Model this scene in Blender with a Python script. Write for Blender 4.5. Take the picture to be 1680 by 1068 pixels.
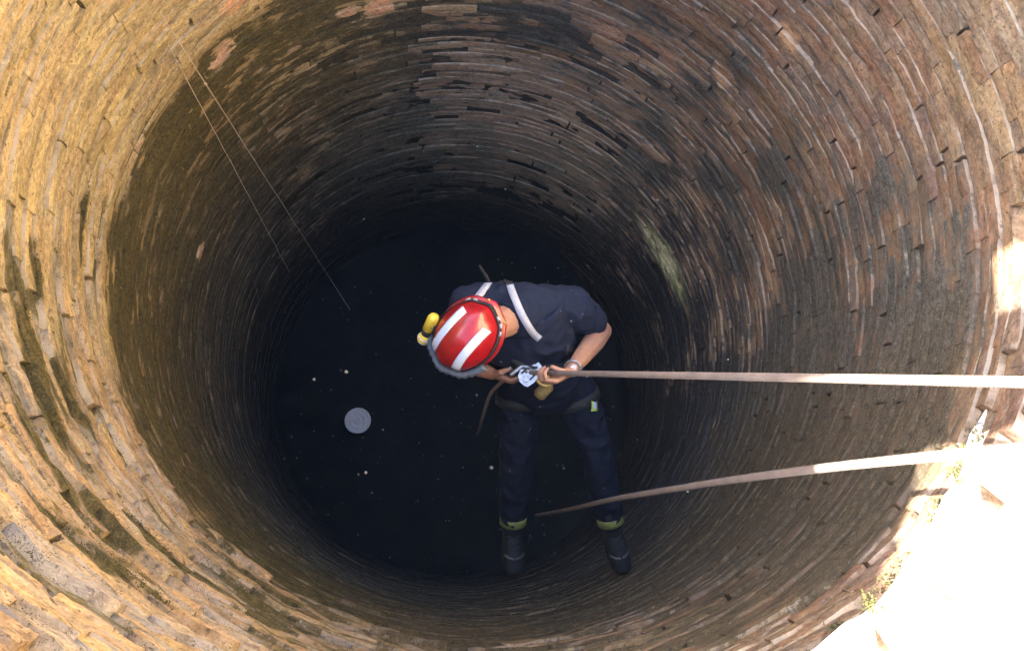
import bpy, bmesh, math, random
import numpy as np
from mathutils import Vector, Matrix, noise as mnoise
from mathutils.bvhtree import BVHTree

S = bpy.context.scene
C = S.collection
for o in list(bpy.data.objects):
    bpy.data.objects.remove(o)
random.seed(11)
V = Vector
PI = math.pi

# ------------------------------------------------------------------ camera
R = 1.5                                   # inner radius of the shaft, metres
CAM = V((-0.3007, -1.0962, 1.6))          # well axis is x = y = 0, ground about z = 0
PITCH, ROLL, FPX = 0.28222, 0.13230, 1100.0
_fw = V((0, math.sin(PITCH), -math.cos(PITCH)))
UP = V((0, math.cos(PITCH), math.sin(PITCH)))
_r = V((1, 0, 0))
FW = _fw * math.cos(ROLL) + _r * math.sin(ROLL)
RT = _r * math.cos(ROLL) - _fw * math.sin(ROLL)
cam = bpy.data.objects.new('camera', bpy.data.cameras.new('camera'))
C.objects.link(cam)
m = Matrix((RT, UP, -FW)).transposed().to_4x4()
m.translation = CAM
cam.matrix_world = m
cam.data.sensor_width = 36
cam.data.lens = FPX / 1680 * 36
cam.data.clip_start = 0.02
cam.data.clip_end = 500
S.camera = cam

# ------------------------------------------------------------------ light
SUN_AZ, SUN_EL = math.radians(172), math.radians(31)
to_sun = V((math.cos(SUN_EL) * math.cos(SUN_AZ), math.cos(SUN_EL) * math.sin(SUN_AZ), math.sin(SUN_EL)))
w = bpy.data.worlds.new('World'); S.world = w; w.use_nodes = True
nt = w.node_tree; nt.nodes.clear()
sky = nt.nodes.new('ShaderNodeTexSky'); sky.sky_type = 'NISHITA'; sky.sun_disc = False
sky.sun_elevation = SUN_EL
sky.sun_rotation = math.atan2(to_sun.x, to_sun.y)
sky.dust_density = 2.5; sky.air_density = 0.8; sky.ozone_density = 0.6
bg = nt.nodes.new('ShaderNodeBackground'); bg.inputs[1].default_value = 0.15
wo = nt.nodes.new('ShaderNodeOutputWorld')
nt.links.new(sky.outputs[0], bg.inputs[0]); nt.links.new(bg.outputs[0], wo.inputs[0])
sl = bpy.data.lights.new('sun', 'SUN'); sl.energy = 5.0; sl.angle = math.radians(0.5)
sl.color = (1.0, 0.94, 0.85)
so = bpy.data.objects.new('sun', sl); C.objects.link(so)
so.rotation_euler = to_sun.to_track_quat('Z', 'Y').to_euler()
so.location = (0, 0, 8)
S.view_settings.view_transform = 'Standard'; S.view_settings.look = 'None'
S.view_settings.exposure = 3.42; S.view_settings.gamma = 1.0
S.view_settings.use_curve_mapping = False
S.render.engine = 'CYCLES'
S.cycles.max_bounces = 8; S.cycles.diffuse_bounces = 6

# ------------------------------------------------------------------ helpers
def ray(px, py):
    return (FW + RT * ((px - 840) / FPX) - UP * ((py - 534) / FPX)).normalized()

def P(px, py, depth):
    """point seen at photo pixel (px, py), `depth` metres below the camera's height"""
    d = ray(px, py)
    return CAM + d * (depth / -d.z)

def wall_at(px, py, rad=R):
    d = ray(px, py)
    a = d.x ** 2 + d.y ** 2; b = 2 * (d.x * CAM.x + d.y * CAM.y); c = CAM.x ** 2 + CAM.y ** 2 - rad * rad
    return CAM + d * ((-b + math.sqrt(b * b - 4 * a * c)) / (2 * a))

def pix(p):
    q = p - CAM; d = q.dot(FW)
    return 840 + FPX * q.dot(RT) / d, 534 - FPX * q.dot(UP) / d, d

def mesh_obj(name, verts, faces, mat=None, parent=None, origin=None, smooth=True, attrs=None, mats=None, mat_idx=None):
    vs = np.array([tuple(v) for v in verts], dtype=float)
    if origin is None:
        origin = (vs.min(0) + vs.max(0)) / 2
    origin = np.array(tuple(origin))
    me = bpy.data.meshes.new(name)
    me.from_pydata((vs - origin).tolist(), [], faces)
    if attrs:
        for k, (typ, vals) in attrs.items():
            a = me.attributes.new(k, typ, 'POINT')
            a.data.foreach_set('color' if typ == 'FLOAT_COLOR' else 'value', np.array(vals, dtype=np.float32).ravel())
    for mm in (mats or ([mat] if mat else [])):
        me.materials.append(mm)
    if mat_idx is not None:
        me.polygons.foreach_set('material_index', mat_idx)
    if smooth:
        me.polygons.foreach_set('use_smooth', [True] * len(me.polygons))
    me.update()
    o = bpy.data.objects.new(name, me); C.objects.link(o)
    loc = V(origin)
    if parent is not None:
        o.parent = parent
        loc = loc - world_loc(parent)
    o.location = loc
    return o

def world_loc(o):
    l = V(o.location)
    while o.parent is not None:
        o = o.parent; l += V(o.location)
    return l

def thing(name, label, cat, loc, group=None):
    o = bpy.data.objects.new(name, None); C.objects.link(o); o.location = loc
    o.empty_display_size = 0.1
    tag(o, label, cat, group); return o

def tag(o, label=None, cat=None, group=None, kind=None):
    if label: o['label'] = label
    if cat: o['category'] = cat
    if group: o['group'] = group
    if kind: o['kind'] = kind
    return o

class MB:
    """collects vertices and faces"""
    def __init__(s): s.v = []; s.f = []; s.m = []
    def add(s, v, f, mi=0):
        n = len(s.v); s.v += [V(a) for a in v]; s.f += [tuple(i + n for i in q) for q in f]; s.m += [mi] * len(f)
    def loft(s, rings, cap=True, mi=0, closed=True):
        n = len(rings[0]); v = [p for r in rings for p in r]; f = []
        for i in range(len(rings) - 1):
            for j in range(n if closed else n - 1):
                k = (j + 1) % n
                f.append((i * n + j, i * n + k, (i + 1) * n + k, (i + 1) * n + j))
        if cap and closed:
            f.append(tuple(range(n - 1, -1, -1))); f.append(tuple((len(rings) - 1) * n + j for j in range(n)))
        s.add(v, f, mi)
    def tube(s, pts, rads, n=10, side=None, mi=0, caps=True):
        """tapered tube; each radius a number or (a along side, b across)"""
        pts = [V(p) for p in pts]; rings = []
        prev = V(side) if side is not None else None
        N = len(pts)
        def rr(i): 
            q = rads[i] if hasattr(rads, '__len__') else rads
            return q if hasattr(q, '__len__') else (q, q)
        for i, p in enumerate(pts):
            t = (pts[min(i + 1, N - 1)] - pts[max(i - 1, 0)]).normalized()
            if prev is None:
                prev = t.orthogonal()
            x = (prev - t * prev.dot(t)).normalized(); y = t.cross(x); prev = x if side is None else V(side)
            a, b = rr(i)
            def ring(c, k): return [c + x * (a * k * math.cos(2 * PI * j / n)) + y * (b * k * math.sin(2 * PI * j / n)) for j in range(n)]
            if caps and i == 0:
                q = min(a, b)
                rings += [ring(p - t * q * 0.92, 0.38), ring(p - t * q * 0.7, 0.72), ring(p - t * q * .35, .93)]
            rings.append(ring(p, 1))
            if caps and i == N - 1:
                q = min(a, b)
                rings += [ring(p + t * q * .35, .93), ring(p + t * q * 0.7, 0.72), ring(p + t * q * 0.92, 0.38)]
        s.loft(rings, True, mi)
    def ball(s, c, r, n=12, axes=None, mi=0):
        c = V(c); rx, ry, rz = r if hasattr(r, '__len__') else (r, r, r)
        X, Y, Z = axes or (V((1, 0, 0)), V((0, 1, 0)), V((0, 0, 1)))
        rings = []
        for i in range(1, n):
            a = PI * i / n
            rings.append([c + X * (rx * math.sin(a) * math.cos(2 * PI * j / n)) + Y * (ry * math.sin(a) * math.sin(2 * PI * j / n)) + Z * (-rz * math.cos(a)) for j in range(n)])
        s.loft(rings, True, mi)
    def box(s, c, half, axes=None, mi=0, bev=0.15):
        c = V(c); X, Y, Z = axes or (V((1, 0, 0)), V((0, 1, 0)), V((0, 0, 1)))
        b = min(half) * bev; rings = []
        for z, k in ((-half[2], b), (-half[2] + b, 0), (half[2] - b, 0), (half[2], b)):
            hx, hy = half[0] - k, half[1] - k; q = b
            pts = [(-hx + q, -hy), (hx - q, -hy), (hx, -hy + q), (hx, hy - q), (hx - q, hy), (-hx + q, hy), (-hx, hy - q), (-hx, -hy + q)]
            rings.append([c + X * x + Y * y + Z * z for x, y in pts])
        s.loft(rings, True, mi)
    def ribbon(s, pts, nrm, wid, th, mi=0):
        """flat strap of width wid, thickness th along pts with normals nrm"""
        rings = []; N = len(pts)
        for i, p in enumerate(pts):
            t = (V(pts[min(i + 1, N - 1)]) - V(pts[max(i - 1, 0)])).normalized()
            n = V(nrm[i]).normalized(); sd = t.cross(n).normalized(); n = sd.cross(t)
            rings.append([V(p) + sd * (wid / 2 * a) + n * (th / 2 * b) for a, b in ((-1, -1), (1, -1), (1, 1), (-1, 1))])
        s.loft(rings, True, mi)
    def obj(s, name, mat, parent=None, mats=None, smooth=True, origin=None):
        return mesh_obj(name, s.v, s.f, mat, parent, origin, smooth, mats=mats, mat_idx=s.m if mats else None)
    def remesh(s, name, mat, voxel, smooth=4, parent=None, folds=0.0, fscale=18, origin=None, fdir=None, seed=0):
        o = mesh_obj('tmp', s.v, s.f, mat, origin=(0, 0, 0))
        md = o.modifiers.new('r', 'REMESH'); md.mode = 'VOXEL'; md.voxel_size = voxel
        if smooth:
            ms = o.modifiers.new('s', 'SMOOTH'); ms.iterations = smooth; ms.factor = 0.5
        dg = bpy.context.evaluated_depsgraph_get(); dg.update()
        ev = o.evaluated_get(dg); me = bpy.data.meshes.new_from_object(ev)
        co = np.empty(len(me.vertices) * 3); me.vertices.foreach_get('co', co); co = co.reshape(-1, 3)
        no = np.empty(len(me.vertices) * 3); me.vertex_normals.foreach_get('vector', no); no = no.reshape(-1, 3)
        if folds:
            d = np.empty(len(co))
            for i, c in enumerate(co):
                q = V(c) * fscale + V((seed, 0, 0)); q.z *= 1.6
                a = mnoise.noise(q); b = mnoise.noise(q * 2.3 + V((9, 3, 1)))
                d[i] = (1 - abs(a) * 2.2) * .6 + b * .35
            co = co + no * (d * folds)[:, None]
        fs = [tuple(p.vertices) for p in me.polygons]
        bpy.data.objects.remove(o)
        return mesh_obj(name, co, fs, mat, parent, origin)

# ------------------------------------------------------------------ materials
def new_mat(name):
    mt = bpy.data.materials.new(name); mt.use_nodes = True
    n = mt.node_tree.nodes; b = n['Principled BSDF']
    return mt, n, mt.node_tree.links, b

def nd(n, typ, **kw):
    x = n.new(typ)
    for k, v in kw.items():
        if k.startswith('i_'):
            key = k[2:]; key = int(key) if key.isdigit() else key
            x.inputs[key].default_value = v
        else: setattr(x, k, v)
    return x

def simple(name, col, rough=0.6, nscale=60, var=0.25, bump=0.15, spec=0.4, metal=0.0, coat=0.0, bdist=0.002):
    mt, n, l, b = new_mat(name)
    g = nd(n, 'ShaderNodeNewGeometry')
    t = nd(n, 'ShaderNodeTexNoise', i_Scale=nscale, i_Detail=5.0, i_Roughness=0.6)
    l.new(g.outputs['Position'], t.inputs['Vector'])
    r = nd(n, 'ShaderNodeMapRange', i_3=1 - var, i_4=1 + var)
    r.inputs[1].default_value = 0.3; r.inputs[2].default_value = 0.7
    l.new(t.outputs['Fac'], r.inputs[0])
    mx = nd(n, 'ShaderNodeVectorMath', operation='SCALE'); mx.inputs[0].default_value = col[:3]
    l.new(r.outputs[0], mx.inputs['Scale']); l.new(mx.outputs[0], b.inputs['Base Color'])
    b.inputs['Roughness'].default_value = rough; b.inputs['Metallic'].default_value = metal
    b.inputs['Specular IOR Level'].default_value = spec
    b.inputs['Coat Weight'].default_value = coat
    if bump:
        bp = nd(n, 'ShaderNodeBump', i_Strength=bump, i_Distance=bdist)
        l.new(t.outputs['Fac'], bp.inputs['Height']); l.new(bp.outputs[0], b.inputs['Normal'])
    return mt

def brick_material():
    mt, n, l, b = new_mat('old_brick')
    g = nd(n, 'ShaderNodeNewGeometry')
    tint = nd(n, 'ShaderNodeAttribute', attribute_name='tint')
    moss = nd(n, 'ShaderNodeAttribute', attribute_name='moss')
    mcol = nd(n, 'ShaderNodeAttribute', attribute_name='moss_col')
    def streak(sx, sz, scale, detail, rough=0.6):
        k = nd(n, 'ShaderNodeVectorMath', operation='MULTIPLY'); k.inputs[1].default_value = (sx, sx, sz)
        l.new(g.outputs['Position'], k.inputs[0])
        t = nd(n, 'ShaderNodeTexNoise', i_Scale=scale, i_Detail=detail, i_Roughness=rough)
        l.new(k.outputs[0], t.inputs['Vector']); return t
    def mr(src, a, bb, c, d, smooth=False):
        r = nd(n, 'ShaderNodeMapRange'); 
        if smooth: r.interpolation_type = 'SMOOTHSTEP'
        for i, v in zip((1, 2, 3, 4), (a, bb, c, d)): r.inputs[i].default_value = v
        l.new(src, r.inputs[0]); return r.outputs[0]
    def math_(op, a, bb):
        x = nd(n, 'ShaderNodeMath', operation=op)
        for i, v in enumerate((a, bb)):
            if isinstance(v, (int, float)): x.inputs[i].default_value = v
            else: l.new(v, x.inputs[i])
        return x.outputs[0]
    def mix(f, a, bb):
        x = nd(n, 'ShaderNodeMix', data_type='RGBA')
        for s, v in (('Factor', f), ('A', a), ('B', bb)):
            sock = [i for i in x.inputs if i.name == s and (i.type == 'VALUE' if s == 'Factor' else i.type == 'RGBA')][0]
            if isinstance(v, (int, float)): sock.default_value = v
            elif isinstance(v, tuple): sock.default_value = v
            else: l.new(v, sock)
        return [o for o in x.outputs if o.type == 'RGBA'][0]
    long_ = streak(1.0, 4.5, 7.0, 6.0)          # stretched along the courses
    fine = streak(1.0, 2.0, 42.0, 6.0, 0.7)
    grit = streak(1.0, 1.0, 170.0, 3.0, 0.7)
    # brick body: per brick tint, streaky and gritty variation
    v1 = mr(long_.outputs['Fac'], 0.3, 0.7, 0.62, 1.32)
    v2 = mr(fine.outputs['Fac'], 0.28, 0.72, 0.45, 1.45)
    v3 = mr(grit.outputs['Fac'], 0.25, 0.75, 0.68, 1.32)
    sc = nd(n, 'ShaderNodeVectorMath', operation='SCALE')
    l.new(tint.outputs['Color'], sc.inputs[0]); l.new(math_('MULTIPLY', math_('MULTIPLY', v1, v2), v3), sc.inputs['Scale'])
    pit = streak(1.0, 2.6, 55.0, 3.0, 0.6)
    pf = mr(pit.outputs['Fac'], 0.60, 0.68, 0.0, 0.75, True)
    # pale lime bloom in patches
    lime = streak(1.0, 3.0, 13.0, 7.0, 0.65)
    lf = mr(lime.outputs['Fac'], 0.60, 0.72, 0.0, 0.55, True)
    c1 = mix(lf, sc.outputs[0], (0.36, 0.32, 0.27, 1))
    c1 = mix(pf, c1, (0.075, 0.058, 0.038, 1))
    # dust lying on the upper faces of ledges
    sp = nd(n, 'ShaderNodeSeparateXYZ'); l.new(g.outputs['Normal'], sp.inputs[0])
    up = mr(sp.outputs[2], 0.35, 0.8, 0.0, 0.75, True)
    c2 = mix(math_('MULTIPLY', up, mr(long_.outputs['Fac'], .42, .58, .1, 1)), c1, (0.44, 0.385, 0.31, 1))
    # moss and algae film
    msum = math_('ADD', moss.outputs['Fac'], mr(long_.outputs['Fac'], 0.28, 0.72, -0.40, 0.40))
    msum = math_('ADD', msum, mr(fine.outputs['Fac'], 0.25, 0.75, -0.24, 0.24))
    msum = math_('ADD', msum, mr(grit.outputs['Fac'], 0.3, 0.7, -0.10, 0.10))
    mf = mr(msum, 0.36, 0.66, 0.0, 0.97, True)
    ms = nd(n, 'ShaderNodeVectorMath', operation='SCALE')
    l.new(mcol.outputs['Color'], ms.inputs[0]); l.new(math_('MULTIPLY', mr(fine.outputs['Fac'], 0.3, 0.7, 0.3, 1.9), mr(grit.outputs['Fac'], .3, .7, .4, 1.8)), ms.inputs['Scale'])
    c3 = mix(mf, c2, ms.outputs[0])
    l.new(c3, b.inputs['Base Color'])
    b.inputs['Roughness'].default_value = 0.88; b.inputs['Specular IOR Level'].default_value = 0.25
    bp = nd(n, 'ShaderNodeBump', i_Strength=0.9, i_Distance=0.006)
    hsum = math_('ADD', math_('MULTIPLY', fine.outputs['Fac'], 1.0), math_('MULTIPLY', grit.outputs['Fac'], 0.35))
    hsum = math_('ADD', hsum, math_('MULTIPLY', long_.outputs['Fac'], 1.2))
    hsum = math_('SUBTRACT', hsum, math_('MULTIPLY', pf, 0.6))
    l.new(hsum, bp.inputs['Height']); l.new(bp.outputs[0], b.inputs['Normal'])
    return mt

M_brick = brick_material()
M_rope = None

def rope_material(name, col, freq=900.0):
    mt, n, l, b = new_mat(name)
    at = nd(n, 'ShaderNodeAttribute', attribute_name='along')
    ar = nd(n, 'ShaderNodeAttribute', attribute_name='around')
    def wv(sign):
        a = nd(n, 'ShaderNodeMath', operation='MULTIPLY', i_1=freq); l.new(at.outputs['Fac'], a.inputs[0])
        c = nd(n, 'ShaderNodeMath', operation='MULTIPLY_ADD', i_1=8.0 * sign); l.new(ar.outputs['Fac'], c.inputs[0]); l.new(a.outputs[0], c.inputs[2])
        s = nd(n, 'ShaderNodeMath', operation='SINE'); l.new(c.outputs[0], s.inputs[0]); return s
    s1, s2 = wv(1), wv(-1)
    mxm = nd(n, 'ShaderNodeMath', operation='MAXIMUM'); l.new(s1.outputs[0], mxm.inputs[0]); l.new(s2.outputs[0], mxm.inputs[1])
    g = nd(n, 'ShaderNodeNewGeometry')
    t = nd(n, 'ShaderNodeTexNoise', i_Scale=25.0, i_Detail=5.0); l.new(g.outputs['Position'], t.inputs['Vector'])
    r = nd(n, 'ShaderNodeMapRange', i_1=0.3, i_2=0.7, i_3=0.78, i_4=1.1); l.new(t.outputs['Fac'], r.inputs[0])
    r2 = nd(n, 'ShaderNodeMapRange', i_1=-0.6, i_2=1.0, i_3=0.72, i_4=1.05); l.new(mxm.outputs[0], r2.inputs[0])
    mm = nd(n, 'ShaderNodeMath', operation='MULTIPLY'); l.new(r.outputs[0], mm.inputs[0]); l.new(r2.outputs[0], mm.inputs[1])
    sc = nd(n, 'ShaderNodeVectorMath', operation='SCALE'); sc.inputs[0].default_value = col
    l.new(mm.outputs[0], sc.inputs['Scale']); l.new(sc.outputs[0], b.inputs['Base Color'])
    b.inputs['Roughness'].default_value = 0.85
    bp = nd(n, 'ShaderNodeBump', i_Strength=0.7, i_Distance=0.002); l.new(mxm.outputs[0], bp.inputs['Height']); l.new(bp.outputs[0], b.inputs['Normal'])
    return mt

def catmull(pts, k):
    pts = [V(p) for p in pts]; out = []
    for i in range(len(pts) - 1):
        p0 = pts[i - 1] if i else pts[0] * 2 - pts[1]; p1, p2 = pts[i], pts[i + 1]
        p3 = pts[i + 2] if i + 2 < len(pts) else p2 * 2 - p1
        for j in range(k):
            t = j / k
            out.append(0.5 * ((2 * p1) + (p2 - p0) * t + (2 * p0 - 5 * p1 + 4 * p2 - p3) * t * t + (3 * p1 - p0 - 3 * p2 + p3) * t ** 3))
    out.append(pts[-1]); return out

def rope_mesh(pts, rad, n=12):
    vs, fs, al, ar = [], [], [], []
    L = 0; prev = None
    for i, p in enumerate(pts):
        t = (pts[min(i + 1, len(pts) - 1)] - pts[max(i - 1, 0)]).normalized()
        x = prev if prev is not None else t.orthogonal(); x = (x - t * x.dot(t)).normalized(); y = t.cross(x); prev = x
        if i: L += (p - pts[i - 1]).length
        rr = rad * (1 + 0.04 * mnoise.noise(p * 30))
        for j in range(n + 1):
            a = 2 * PI * j / n
            vs.append(p + x * rr * math.cos(a) + y * rr * math.sin(a)); al.append(L); ar.append(a)
    for i in range(len(pts) - 1):
        for j in range(n):
            q = i * (n + 1) + j; fs.append((q, q + 1, q + n + 2, q + n + 1))
    for e, ring in ((0, 0), (1, len(pts) - 1)):
        c = tuple(ring * (n + 1) + j for j in range(n)); fs.append(c if e else c[::-1])
    return vs, fs, {'along': ('FLOAT', al), 'around': ('FLOAT', ar)}

# ------------------------------------------------------------------ well wall
FLOOR_Z = -4.4
def lerp_tab(tab, x):
    for (a, va), (b_, vb) in zip(tab, tab[1:]):
        if x <= b_:
            t = max(0, (x - a) / (b_ - a)); return va + (vb - va) * t
    return tab[-1][1]

def ground_z(x, y):
    return 0.18 - 0.2 * max(-2.2, min(2.2, x))

TOP = [(-180, .42), (-150, .50), (-138, .62), (-126, .68), (-116, .66), (-104, .55), (-100, .45), (-97, None), (-37, None),
       (-34.5, .20), (-26, .30), (-22.5, .22), (-20.5, -.03), (-9.5, -.03), (-6.5, .18), (0, .26), (20, .3), (60, .3), (100, .3), (140, .35), (180, .42)]
def top_z(deg):
    """height of the wall's broken top at an angle"""
    deg = (deg + 180) % 360 - 180
    x, y = R * math.cos(math.radians(deg)), R * math.sin(math.radians(deg))
    g = ground_z(x, y) - 0.03
    for (a, va), (b_, vb) in zip(TOP, TOP[1:]):
        if a <= deg <= b_:
            va = g if va is None else va; vb = g if vb is None else vb
            z = va + (vb - va) * (deg - a) / (b_ - a)
            return z + 0.02 * mnoise.noise(V((deg * .35, 0, 3)))
    return .5

def smooth(a, b_, x):
    t = max(0.0, min(1.0, (x - a) / (b_ - a))); return t * t * (3 - 2 * t)

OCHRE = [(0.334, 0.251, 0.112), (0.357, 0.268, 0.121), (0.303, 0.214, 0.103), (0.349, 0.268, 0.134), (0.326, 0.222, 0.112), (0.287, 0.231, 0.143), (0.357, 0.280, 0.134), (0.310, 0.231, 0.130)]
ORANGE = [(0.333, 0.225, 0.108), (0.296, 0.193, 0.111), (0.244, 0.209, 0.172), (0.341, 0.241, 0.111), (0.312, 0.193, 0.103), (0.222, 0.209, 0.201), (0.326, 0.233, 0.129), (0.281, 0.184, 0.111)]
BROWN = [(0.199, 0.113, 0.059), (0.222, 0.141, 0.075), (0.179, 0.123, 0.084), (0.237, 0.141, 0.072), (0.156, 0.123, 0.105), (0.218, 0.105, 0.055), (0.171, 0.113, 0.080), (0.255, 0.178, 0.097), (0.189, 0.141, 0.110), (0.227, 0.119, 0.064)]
DEEP = [(0.351, 0.233, 0.139), (0.399, 0.280, 0.164), (0.315, 0.245, 0.178), (0.411, 0.257, 0.159), (0.338, 0.268, 0.194)]
def angdiff(a, b_): return abs((a - b_ + 180) % 360 - 180)

spots = [(370, 95, .075, (.52, .31, .22)), (622, 18, .085, (.50, .29, .18)), (385, 8, .07, (.52, .29, .15)), (335, 412, .05, (.42, .26, .14)), (232, 245, .05, (.45, .32, .22)),
         (575, 28, .05, (.45, .27, .18)), (540, 228, .03, (.36, .26, .18)), (1290, 60, .06, (.45, .27, .14)), (1180, 130, .07, (.38, .22, .12)), (1000, 60, .08, (.38, .22, .13))]
spots3 = [(wall_at(a, b_), r, c) for a, b_, r, c in spots]
glint3 = wall_at(1092, 425, R + .02)  # centre of a reflected-light glint painted into the brick colours
mossy_slots = [wall_at(*q) for q in ((130, 890), (60, 600), (52, 570), (45, 520), (75, 660), (130, 400), (165, 360), (240, 960), (185, 860), (60, 440), (140, 350), (195, 380), (110, 640), (250, 880), (300, 930))]

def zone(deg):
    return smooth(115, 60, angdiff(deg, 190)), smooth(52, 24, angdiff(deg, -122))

def pal_at(pal, t):
    t = max(0, min(.999, t)) * (len(pal) - 1); k = int(t)
    return V(pal[k]).lerp(V(pal[k + 1]), t - k)

def stain_tint(p, deg):
    """continuous streaky colour that runs across the joints"""
    n1 = mnoise.noise(V((p.x * 2.4, p.y * 2.4, p.z * 15)))
    n2 = mnoise.noise(V((p.x * 6 + 5, p.y * 6, p.z * 40)))
    t = .5 + .75 * n1 + .4 * n2
    left, bot = zone(deg)
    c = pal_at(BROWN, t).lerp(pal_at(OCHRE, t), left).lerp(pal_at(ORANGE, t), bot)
    # ochre returns near the top right
    c = c.lerp(pal_at(OCHRE, t) * .8, .55 * smooth(-.30, .05, p.z) * smooth(50, 15, angdiff(deg, 25)))
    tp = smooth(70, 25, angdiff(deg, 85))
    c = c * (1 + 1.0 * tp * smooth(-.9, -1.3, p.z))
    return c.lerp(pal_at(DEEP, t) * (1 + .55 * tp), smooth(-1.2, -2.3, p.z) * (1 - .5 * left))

def brick_tint(deg, z, rnd):
    left, bot = zone(deg)
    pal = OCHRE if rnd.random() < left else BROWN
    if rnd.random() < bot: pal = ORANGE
    if z < -1.1 and rnd.random() < smooth(-1.0, -2.3, z): pal = DEEP
    c = V(rnd.choice(pal)); c = c * rnd.uniform(.85, 1.15)
    return c

def moss_level(p, deg):
    z = p.z
    lo = mnoise.noise(V((p.x * 1.3, p.y * 1.3, z * 2.2)))            # broad patches
    mid = mnoise.noise(V((p.x * 4, p.y * 4, z * 9 + 5)))
    stre = mnoise.noise(V((p.x * 3 + 2, p.y * 3, z * 3.4 + 8)))
    left = smooth(118, 80, angdiff(deg, 195))
    top = smooth(62, 25, angdiff(deg, 88))
    right = smooth(72, 35, angdiff(deg, 18))
    low = smooth(75, 38, angdiff(deg, -62))
    edge = -1.0 + .06 * mid + .05 * lo
    # dry brick collar above, moss film under it
    collar = smooth(edge - .05, edge + .03, z)
    ml = (.76 + .05 * lo + .07 * mid + .10 * stre) * (1 - collar) + (.10 + .16 * lo + .10 * mid) * collar
    mr_ = .20 + .30 * smooth(-.1, -1.3, z) + .16 * smooth(-1.5, -3.0, z) + .26 * lo + .36 * stre + .15 * mid
    mr_ += .42 * smooth(30, 8, angdiff(deg, -34)) * smooth(.10, -.30, z)
    mt_ = .20 + .36 * smooth(-2.0, -3.2, z) + .34 * lo + .30 * mid + .15 * stre
    mt_ += .40 * smooth(20, 8, angdiff(deg, 114)) - .34 * smooth(14, 5, angdiff(deg, 90)) * smooth(-1.2, -1.5, z) * smooth(-2.3, -2.0, z)
    mt_ += .55 * smooth(16, 8, angdiff(deg, 80)) * smooth(-1.62, -1.50, z + .05 * mid) * smooth(-1.22, -1.34, z + .05 * mid)
    mb_ = .84 + .12 * lo + .10 * stre - .74 * smooth(-.24, -.08, z)
    tot = left + top + right + low + 1e-6
    bl = smooth(60, 30, angdiff(deg, -122)) * smooth(.35, -.2, z)
    ml += collar * bl * max(0, .10 + .75 * mnoise.noise(V((p.x * 3.2, p.y * 3.2, z * 16 + 3))) + .25 * mid)
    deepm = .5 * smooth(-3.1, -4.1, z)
    return deepm + (ml * left + mt_ * top + mr_ * right + mb_ * low) / tot

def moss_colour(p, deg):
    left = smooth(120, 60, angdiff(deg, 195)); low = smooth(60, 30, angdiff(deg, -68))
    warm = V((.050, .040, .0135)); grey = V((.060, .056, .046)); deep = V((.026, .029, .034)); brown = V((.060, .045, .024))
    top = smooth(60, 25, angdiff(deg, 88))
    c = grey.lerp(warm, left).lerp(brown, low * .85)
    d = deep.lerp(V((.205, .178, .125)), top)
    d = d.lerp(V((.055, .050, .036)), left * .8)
    return c.lerp(d, smooth(-1.3, -2.7, p.z)).lerp(V((.015, .018, .025)), smooth(-2.5, -3.9, p.z))

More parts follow.
